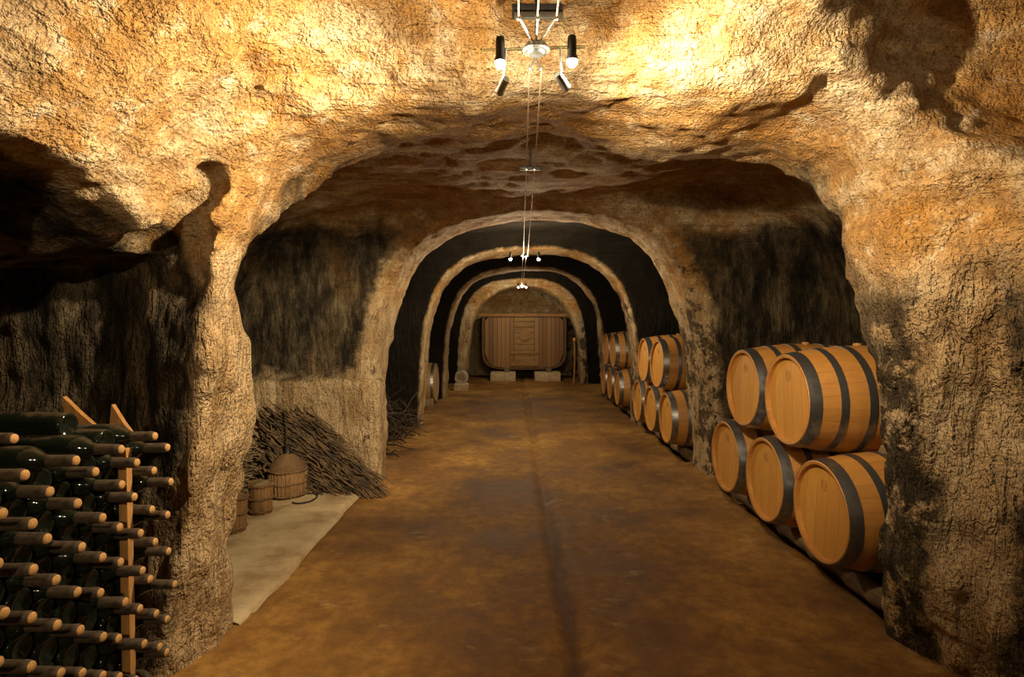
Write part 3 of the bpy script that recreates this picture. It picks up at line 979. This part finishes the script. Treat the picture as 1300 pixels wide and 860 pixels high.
Z0R, QR, PY = 1.215, 0.0522, 0.140
NROW = 17
for i in range(NROW):
    z = Z0R - QR * i
    y0 = 1.185 if i % 2 == 0 else 1.255
    cols = [y0 + PY * k for k in range(-1, 4)] if i % 2 == 0 else [y0 + PY * k for k in range(-1, 4)]
    cols = [y for y in cols if y < 1.69][::-1]
    for k, y in enumerate(cols):
        if y < 1.09: continue
        if i == 0 and k == 2: pass
        dx = random.uniform(-.012, .012)
        put_bottle(XC - 0.304 + dx, y + random.uniform(-.003, .003), z + random.uniform(-.0015, .0015), False,
                   'wine bottle, cork outwards, %s from the pier, %s row from the top' % (ORD[k], ORD[i]), 'corked bottles in the near stack')
        yb = y - PY / 2
        if (i > 0 or k in (0, 3)) and yb > 1.08:
            put_bottle(XC - 0.088 + random.uniform(-.01, .006), yb, z, True,
                       'wine bottle, base outwards, %s from the pier, %s row from the top' % (ORD[k], ORD[i]), 'base outward bottles in the near stack')
# upper layer lying loosely and a second stack behind
tops = [(1.50, 1.268, 1, -.10), (1.335, 1.272, 0, -.16)]
for k, (y, z, fl, dx) in enumerate(tops):
    put_bottle((XC - .304 if not fl else XC - .06) + dx, y, z, bool(fl), 'dusty wine bottle lying loose on top of the near stack, %s from the pier' % ORD[k], 'loose bottles on the stack')
for r_ in range(3):
    for k in range(8):
        y = 1.80 - k * 0.079 - (0.04 if r_ % 2 else 0)
        fl = (k + r_) % 2
        x = -1.42 - .304 if not fl else -1.42 - .05
        put_bottle(x - 0.03, y, 1.060 + r_ * 0.068, bool(fl), 'wine bottle in the rear stack, %s from the wall, %s layer from its bottom' % (ORD[k], ORD[r_]), 'bottles in the rear stack')
for ch in list(pb.children): bpy.data.objects.remove(ch)
bpy.data.objects.remove(pb)

def rack():
    root = empty('bottle_rack', (-1.3, 1.4, 0))
    tag(root, 'orange wooden rack frame holding the stacked wine bottles by the pier', 'rack')
    def bar(name, x0, x1, y0, y1, z0, z1):
        bm = bmesh.new(); box(bm, x0 + 1.3, x1 + 1.3, y0 - 1.4, y1 - 1.4, z0, z1, .002)
        obj(name, bm, M['post'], root, angle=30)
    bar('upright', -1.125, -1.10, 1.562, 1.586, 0.0, 1.19)
    bar('upright', -1.125, -1.10, 1.0, 1.024, 0.0, 1.19)
    bar('upright', -1.46, -1.42, 1.76, 1.79, 0.0, 1.0)
    bar('upright', -1.46, -1.42, .95, .98, 0.0, 1.0)
    bar('shelf', -1.47, -1.13, .95, 1.73, 0.305, 0.338)
    bar('shelf', -1.80, -1.46, .95, 1.86, 0.985, 1.018)
    bar('upright', -1.80, -1.76, 1.80, 1.84, 0.0, 0.99)
    bar('upright', -1.80, -1.76, .95, .99, 0.0, 0.99)
rack()
# splintered boards behind the rack
def splinter(x, y, z, w, h, lean, label):
    bm = bmesh.new()
    pts = [(-w / 2, -0.9), (w / 2, -0.9), (w / 2, h * .25), (w * .1, h * .55), (-w * .42, h)]
    for yy in (-.01, .01):
        for p in pts: bm.verts.new((p[0], yy, p[1]))
    bm.verts.ensure_lookup_table()
    n = len(pts)
    bm.faces.new([bm.verts[i] for i in range(n)]); bm.faces.new([bm.verts[n + i] for i in range(n)])
    for i in range(n): bm.faces.new([bm.verts[i], bm.verts[(i + 1) % n], bm.verts[n + (i + 1) % n], bm.verts[n + i]])
    o = obj('split_board', bm, M['post'], smooth=False); o.location = (x, y, z); o.rotation_euler = (0, R(lean), 0)
    tag(o, label, 'board', 'split boards behind the rack')
splinter(-1.66, 2.12, 1.10, .13, .17, -4, 'pointed orange split board behind the bottles, further from the pier')
splinter(-1.52, 2.13, 1.08, .10, .15, 6, 'ragged orange split board behind the bottles, next to the pier')

# ------------------------------------------------------------------ recess on the left: demijohn, tubs, vine heap
def demijohn():
    root = empty('demijohn', (-1.99, 4.86, 0.018))
    tag(root, 'big wicker covered demijohn with black neck on the pale slab', 'demijohn')
    bm = bmesh.new()
    lathe(bm, [(0.0, .004), (.135, .004), (.148, .02), (.155, .12), (.155, .2), (.15, .235)], 40, 'z')
    obj('lower_basket', bm, M['basketslat'], root)
    bm = bmesh.new()
    for k in range(30):
        a = 2 * PI * k / 30
        c, s = math.cos(a), math.sin(a)
        tube(bm, [(.152 * c, .152 * s, .01), (.160 * c, .160 * s, .12), (.157 * c, .157 * s, .245)], .0075, 5)
    obj('slats', bm, M['basketslat'], root)
    for z in (.03, .13, .235):
        bm = bmesh.new()
        tube(bm, [(.164 * math.cos(a), .164 * math.sin(a), z + .004 * math.sin(a * 5)) for a in np.linspace(0, 2 * PI, 49)], .008, 6)
        obj('woven_band', bm, M['wicker'], root)
    bm = bmesh.new()
    lathe(bm, [(.156, .235), (.145, .275), (.11, .325), (.065, .36), (.035, .375)], 40, 'z', cap=False)
    obj('upper_basket', bm, M['wicker'], root)
    bm = bmesh.new()
    lathe(bm, [(.034, .36), (.026, .385), (.024, .43), (.030, .433), (.030, .447), (.0, .447)], 24, 'z', cap=False)
    o = obj('neck', bm, M['rubber'], root); o['label'] = 'black neck'
    for sgn in (-1,):
        bm = bmesh.new()
        tube(bm, [(sgn * (.155 + .045 * math.sin(t * PI)), -.03, .2 + .1 * t) for t in np.linspace(0, 1, 12)], .009, 6)
        obj('handle', bm, M['wicker'], root)
    bm = bmesh.new()
    tube(bm, [(-.01, 0, .44), (-.008, 0, .60), (-.012, 0.0, .80)], .006, 8)
    o = obj('siphon_tube', bm, M['glass'], root); o['label'] = 'thin clear tube rising from the neck'
demijohn()
def tub(x, y, r, h, label, fill):
    root = empty('slatted_tub', (x, y, 0.018))
    tag(root, label, 'tub', 'slatted tubs on the slab')
    bm = bmesh.new()
    n = 22
    for k in range(n):
        a0 = 2 * PI * (k + .06) / n; a1_ = 2 * PI * (k + .94) / n
        vs = []
        for (rr, z) in ((r * .84, 0), (r, h + random.uniform(-.008, .004))):
            for (a, o_) in ((a0, 0), (a1_, 0), (a1_, .012), (a0, .012)):
                vs.append(bm.verts.new(((rr - o_) * math.cos(a), (rr - o_) * math.sin(a), z)))
        for f in ((0, 1, 5, 4), (1, 2, 6, 5), (2, 3, 7, 6), (3, 0, 4, 7), (0, 1, 2, 3), (4, 5, 6, 7)): bm.faces.new([vs[i] for i in f])
    obj('slats', bm, M['basketslat'], root, angle=30)
    bm = bmesh.new(); lathe(bm, [(0, .01), (r * .82, .01), (r * .93, h * .93), (r * .5, h * 1.02), (0, h * 1.08)], 24, 'z', cap=False)
    o = obj('filling', bm, M['twigpale'], root)
    for z in (.12, .52, .93):
        bm = bmesh.new()
        rr = r * (.84 + .16 * z) + .004
        tube(bm, [(rr * math.cos(a), rr * math.sin(a), h * z + .003 * math.sin(7 * a)) for a in np.linspace(0, 2 * PI, 41)], .008, 6)
        obj('woven_band', bm, M['wicker'], root)
tub(-2.02, 4.40, .095, .25, 'small slatted tub filled with brushwood beside the demijohn', True)
tub(-2.06, 4.02, .11, .27, 'slatted tub half hidden behind the near left pier', True)
bm = bmesh.new()
tube(bm, [(-1.99 + .19 + .10 * math.cos(a), 4.74 + .14 * math.sin(a), .03) for a in np.linspace(-2.2, 1.9, 24)], .007, 6)
o = obj('thin_cable', bm, M['rubber'])
tag(o, 'thin dark cable curling on the slab beside the demijohn', 'cable')

def twigs(name, n, gen, mat, label, cat, seg_=4, r0=.006):
    bm = bmesh.new()
    for _ in range(n):
        p, d, L, r = gen()
        d = Vector(d).normalized(); p = Vector(p)
        side = d.orthogonal().normalized()
        pts = []
        for i in range(seg_ + 1):
            t = i / seg_
            w = side * math.sin(t * PI) * L * random.uniform(-.08, .08) + Vector([random.uniform(-1, 1) * L * .02 for _ in range(3)])
            pts.append(p + d * (t - .5) * L + w)
        tube(bm, pts, [r * (1.1 - .6 * i / seg_) for i in range(seg_ + 1)], 5)
    o = obj(name, bm, mat, angle=60)
    tag(o, label, cat, kind='stuff')
def g1():
    x = random.uniform(-2.15, -1.25)
    hmax = .66 - .62 * max(0, (x + 1.75)) / .6
    z = random.uniform(.02, max(.08, hmax))
    y = 5.06 - .12 * (1 - z / .8) + random.uniform(-.10, .0)
    return (x, y, z + .03), (1, random.uniform(-.35, .2), -random.uniform(.45, 1.1)), random.uniform(.2, .5), random.uniform(.004, .009)
twigs('vine_cuttings', 620, g1, M['twig'], 'heap of dry vine cuttings slanting against the left wall of the first recess', 'twigs')
def g2():
    x = random.uniform(-2.5, -1.85)
    z = random.uniform(.03, .42 * (1 - abs(x + 2.2) / .6) + .1)
    return (x, 5.04 + random.uniform(-.05, .0), z), (1, random.uniform(-.6, .6), random.uniform(-.5, .5)), random.uniform(.15, .4), random.uniform(.003, .006)
twigs('brushwood', 360, g2, M['twigpale'], 'pale brushwood piled behind the demijohn and tubs', 'twigs')
def g3():
    x = random.uniform(-2.2, -1.35)
    z = random.uniform(.02, .5 - .35 * max(0, x + 1.9))
    return (x, random.uniform(6.5, 7.9), z + .02), (random.uniform(.3, 1), random.uniform(-1, 1), random.uniform(-.9, .9)), random.uniform(.3, .7), random.uniform(.006, .014)
twigs('vine_prunings', 200, g3, M['bark'], 'dark tangle of vine prunings in the second recess on the left', 'twigs')
for k, (p0, p1, p2, lab) in enumerate([
        ((-1.62, 6.65, .10), (-1.42, 6.6, .22), (-1.25, 6.45, .13), 'crooked dark vine branch poking past the second pier, upper one'),
        ((-1.62, 6.35, .04), (-1.40, 6.25, .10), (-1.27, 6.15, .04), 'crooked dark vine branch poking past the second pier, lower one')]):
    bm = bmesh.new()
    a, b, c = Vector(p0), Vector(p1), Vector(p2)
    pts = [a * (1 - t) ** 2 + b * 2 * t * (1 - t) + c * t * t + Vector((0, 0, .012 * math.sin(9 * t))) for t in np.linspace(0, 1, 12)]
    tube(bm, pts, [.02 - .010 * t for t in np.linspace(0, 1, 12)], 8)
    d = pts[7]; tube(bm, [d, d + Vector((.05, -.04, .05)), d + Vector((.09, -.07, .06))], [.009, .007, .004], 6)
    tag(obj('vine_branch', bm, M['bark']), lab, 'branch', 'vine branches by the second pier')

# ------------------------------------------------------------------ cable lights
def lamp(fx, idx, label):
    x, y, z = fx['loc']
    root = empty('cable_spotlight', (x, y, z))
    tag(root, label, 'lamp', 'spotlights on the cables')
    bm = bmesh.new()
    lathe(bm, [(0, .022), (.018, .021), (.036, .014), (.046, .002), (.047, -.008), (.040, -.012), (.030, -.012), (.026, -.02), (0, -.021)], 32, 'z')
    obj('canopy', bm, M['chrome'], root)
    h = fx['half']
    bm = bmesh.new(); tube(bm, [(-h * 1.55, .01, 0), (h * 1.35, -.01, .002)], .005, 8)
    obj('glass_arm', bm, M['glass'], root)
    for (dx, dy, dz), en, aim, cone, colr in fx['spots']:
        bm = bmesh.new()
        lathe(bm, [(.0, .085), (.014, .083), (.016, .07), (.016, .02), (.0195, .012), (.0195, .0), (.017, .0), (.014, .015)], 20, 'z', center=(dx, dy, dz), cap=False)
        obj('lamp_holder', bm, M['darkmetal'], root)
        bm = bmesh.new()
        lathe(bm, [(0, -.024), (.012, -.020), (.0185, -.008), (.0185, .004), (.010, .014), (0, .015)], 20, 'z', center=(dx, dy, dz))
        o = obj('bulb', bm, M['bulb'], root); o['label'] = 'glowing bulb'
        o.visible_shadow = True
        L = bpy.data.lights.new('bulb_light', 'POINT')
        L.energy = en if aim is None else fx['bare']; L.color = colr; L.shadow_soft_size = .022
        lo = bpy.data.objects.new('bulb_light', L); COL.objects.link(lo)
        lo.parent = root; lo.location = (dx, dy, dz - .045)
        if aim is not None:                                # reflector bulb: most of its light goes one way
            dv = (Vector(aim) - Vector((x + dx, y, z + dz))).normalized()
            L = bpy.data.lights.new('reflector_light', 'SPOT')
            L.energy = en; L.color = colr; L.shadow_soft_size = .022; L.spot_size = R(cone); L.spot_blend = 0.9
            lo = bpy.data.objects.new('reflector_light', L); COL.objects.link(lo); lo.parent = root
            lo.location = Vector((dx, dy, dz - .01)) + dv * .035
            lo.rotation_euler = dv.to_track_quat('-Z', 'Y').to_euler()
    if fx['cans']:
        for (dx, cy_, dz), aim, en, cone in fx['cans']:
            dv = (Vector(aim) - Vector((x + dx, y, z + dz))).normalized()
            L = bpy.data.lights.new('can_light', 'SPOT')
            L.energy = en; L.color = WARM; L.shadow_soft_size = .02; L.spot_size = R(cone); L.spot_blend = 0.6
            lo = bpy.data.objects.new('can_light', L); COL.objects.link(lo); lo.parent = root
            lo.location = Vector((dx, 0, dz)) + dv * .045
            lo.rotation_euler = dv.to_track_quat('-Z', 'Y').to_euler()
            bm = bmesh.new()
            rot = dv.to_track_quat('-Z', 'Y').to_matrix()
            lathe(bm, [(0, .03), (.012, .03), (.014, .025), (.015, -.028), (.0165, -.03), (.0165, -.036), (.013, -.036), (.012, -.02), (0, -.02)], 20, 'z')
            for v in bm.verts: v.co = rot @ v.co + Vector((dx, 0, dz))
            obj('spot_can', bm, M['chrome'], root)
            bm = bmesh.new(); tube(bm, [(dx * .92, 0, 0.0), (dx * .95, 0, dz * .5), (dx, 0, dz + .03)], .0035, 6)
            obj('stem', bm, M['chrome'], root)
        for dx in (-.065, 0.0, .065):                         # taut rods towards the viewer
            bm = bmesh.new()
            tube(bm, [(dx * .15, -.01, .016), (dx * .95, -.11, .05)], .0035, 6)
            obj('tension_rod', bm, M['chrome'], root)
            bm = bmesh.new(); lathe(bm, [(0, -.012), (.006, -.01), (.008, 0), (.006, .01), (0, .012)], 12, 'z', center=(dx * .95, -.11, .05))
            obj('turnbuckle', bm, M['chrome'], root)
    for dx in (-.018, .022):
        bm = bmesh.new(); tube(bm, [(0, .02, -.012), (dx, .11, -.018)], .0035, 6)
        obj('tension_rod', bm, M['chrome'], root)
        bm = bmesh.new(); lathe(bm, [(0, -.01), (.005, -.008), (.007, 0), (.005, .008), (0, .01)], 12, 'z', center=(dx, .11, -.018))
        obj('turnbuckle', bm, M['chrome'], root)
    bm = bmesh.new(); tube(bm, [(0, 0, .015), (0, .02, .7 if idx == 0 else .4)], .004, 6)
    obj('hanger', bm, M['darkmetal'], root)
lamp(FIXTURES[0], 0, 'nearest chrome cable spotlight with two glaring bulbs and hanging cans')
lamp(FIXTURES[1], 1, 'cable spotlight with two bulbs further on, before the third arch')
lamp(FIXTURES[2], 2, 'farthest tiny cable spotlight before the great cask')
lamp(FIXTURES[3], 3, 'cable spotlight behind the viewer, outside the picture')
def cable(p, q, label, sag=.0):
    bm = bmesh.new()
    n = 20
    pts = [Vector(p).lerp(Vector(q), t) - Vector((0, 0, sag * math.sin(PI * t))) for t in np.linspace(0, 1, n)]
    tube(bm, pts, .0028, 6)
    tag(obj('steel_cable', bm, M['wire']), label, 'cable', 'steel cables of the lights')
zc = 2.392
cable((.064, 2.06, 2.487), (.079, 3.05, zc), 'upper stretch of the left steel cable between the nearest light and its clamp')
cable((.108, 2.06, 2.487), (.125, 3.05, zc), 'upper stretch of the right steel cable between the nearest light and its clamp')
cable((.079, 3.05, zc), (.142, 7.0, zc), 'left one of the two thin steel cables running from the nearest light to the next')
cable((.125, 3.05, zc), (.196, 7.0, zc), 'right one of the two thin steel cables running from the nearest light to the next')
cable((.142, 7.2, zc), (.215, 12.66, zc), 'left one of the two thin cables beyond the second light')
cable((.182, 7.2, zc), (.245, 12.66, zc), 'right one of the two thin cables beyond the second light')
for dx, w in ((-.062, 'left'), (0, 'middle'), (.062, 'right')):
    cable((.084 + dx, 1.84, 2.555), (.02 + dx * 1.0, -1.1, 2.50), '%s one of the three steel cables running from the nearest light over the viewer' % w)
# spacer clamp below the first arch
root = empty('cable_clamp', (.10, 3.05, 2.39)); tag(root, 'dark spacer clamp holding the two cables under the first arch', 'clamp')
bm = bmesh.new(); box(bm, -.06, .06, -.012, .012, -.002, .018, .003); obj('bar', bm, M['darkmetal'], root)
bm = bmesh.new(); tube(bm, [(0, 0, .01), (0, 0, .12)], .006, 8); obj('hook', bm, M['darkmetal'], root)
for dx in (-.021, .023):
    bm = bmesh.new(); lathe(bm, [(0, -.012), (.007, -.01), (.007, .01), (0, .012)], 10, 'y', center=(dx, 0, 0)); obj('cable_grip', bm, M['chrome'], root)
# mounting bracket up in the roof cleft
root = empty('ceiling_bracket', (.10, 2.22, 2.745)); tag(root, 'dark ceiling bracket in the roof above the nearest spotlight', 'bracket')
bm = bmesh.new(); box(bm, -.10, .10, -.02, .03, .02, .06, .004); obj('beam', bm, M['darkmetal'], root)
bm = bmesh.new(); box(bm, -.09, .10, -.03, -.015, -.005, .022, .003); obj('face_plate', bm, M['chrome'], root)
bm = bmesh.new(); tube(bm, [(0, 0, .05), (0, .02, .45)], .01, 8); obj('stud', bm, M['darkmetal'], root)
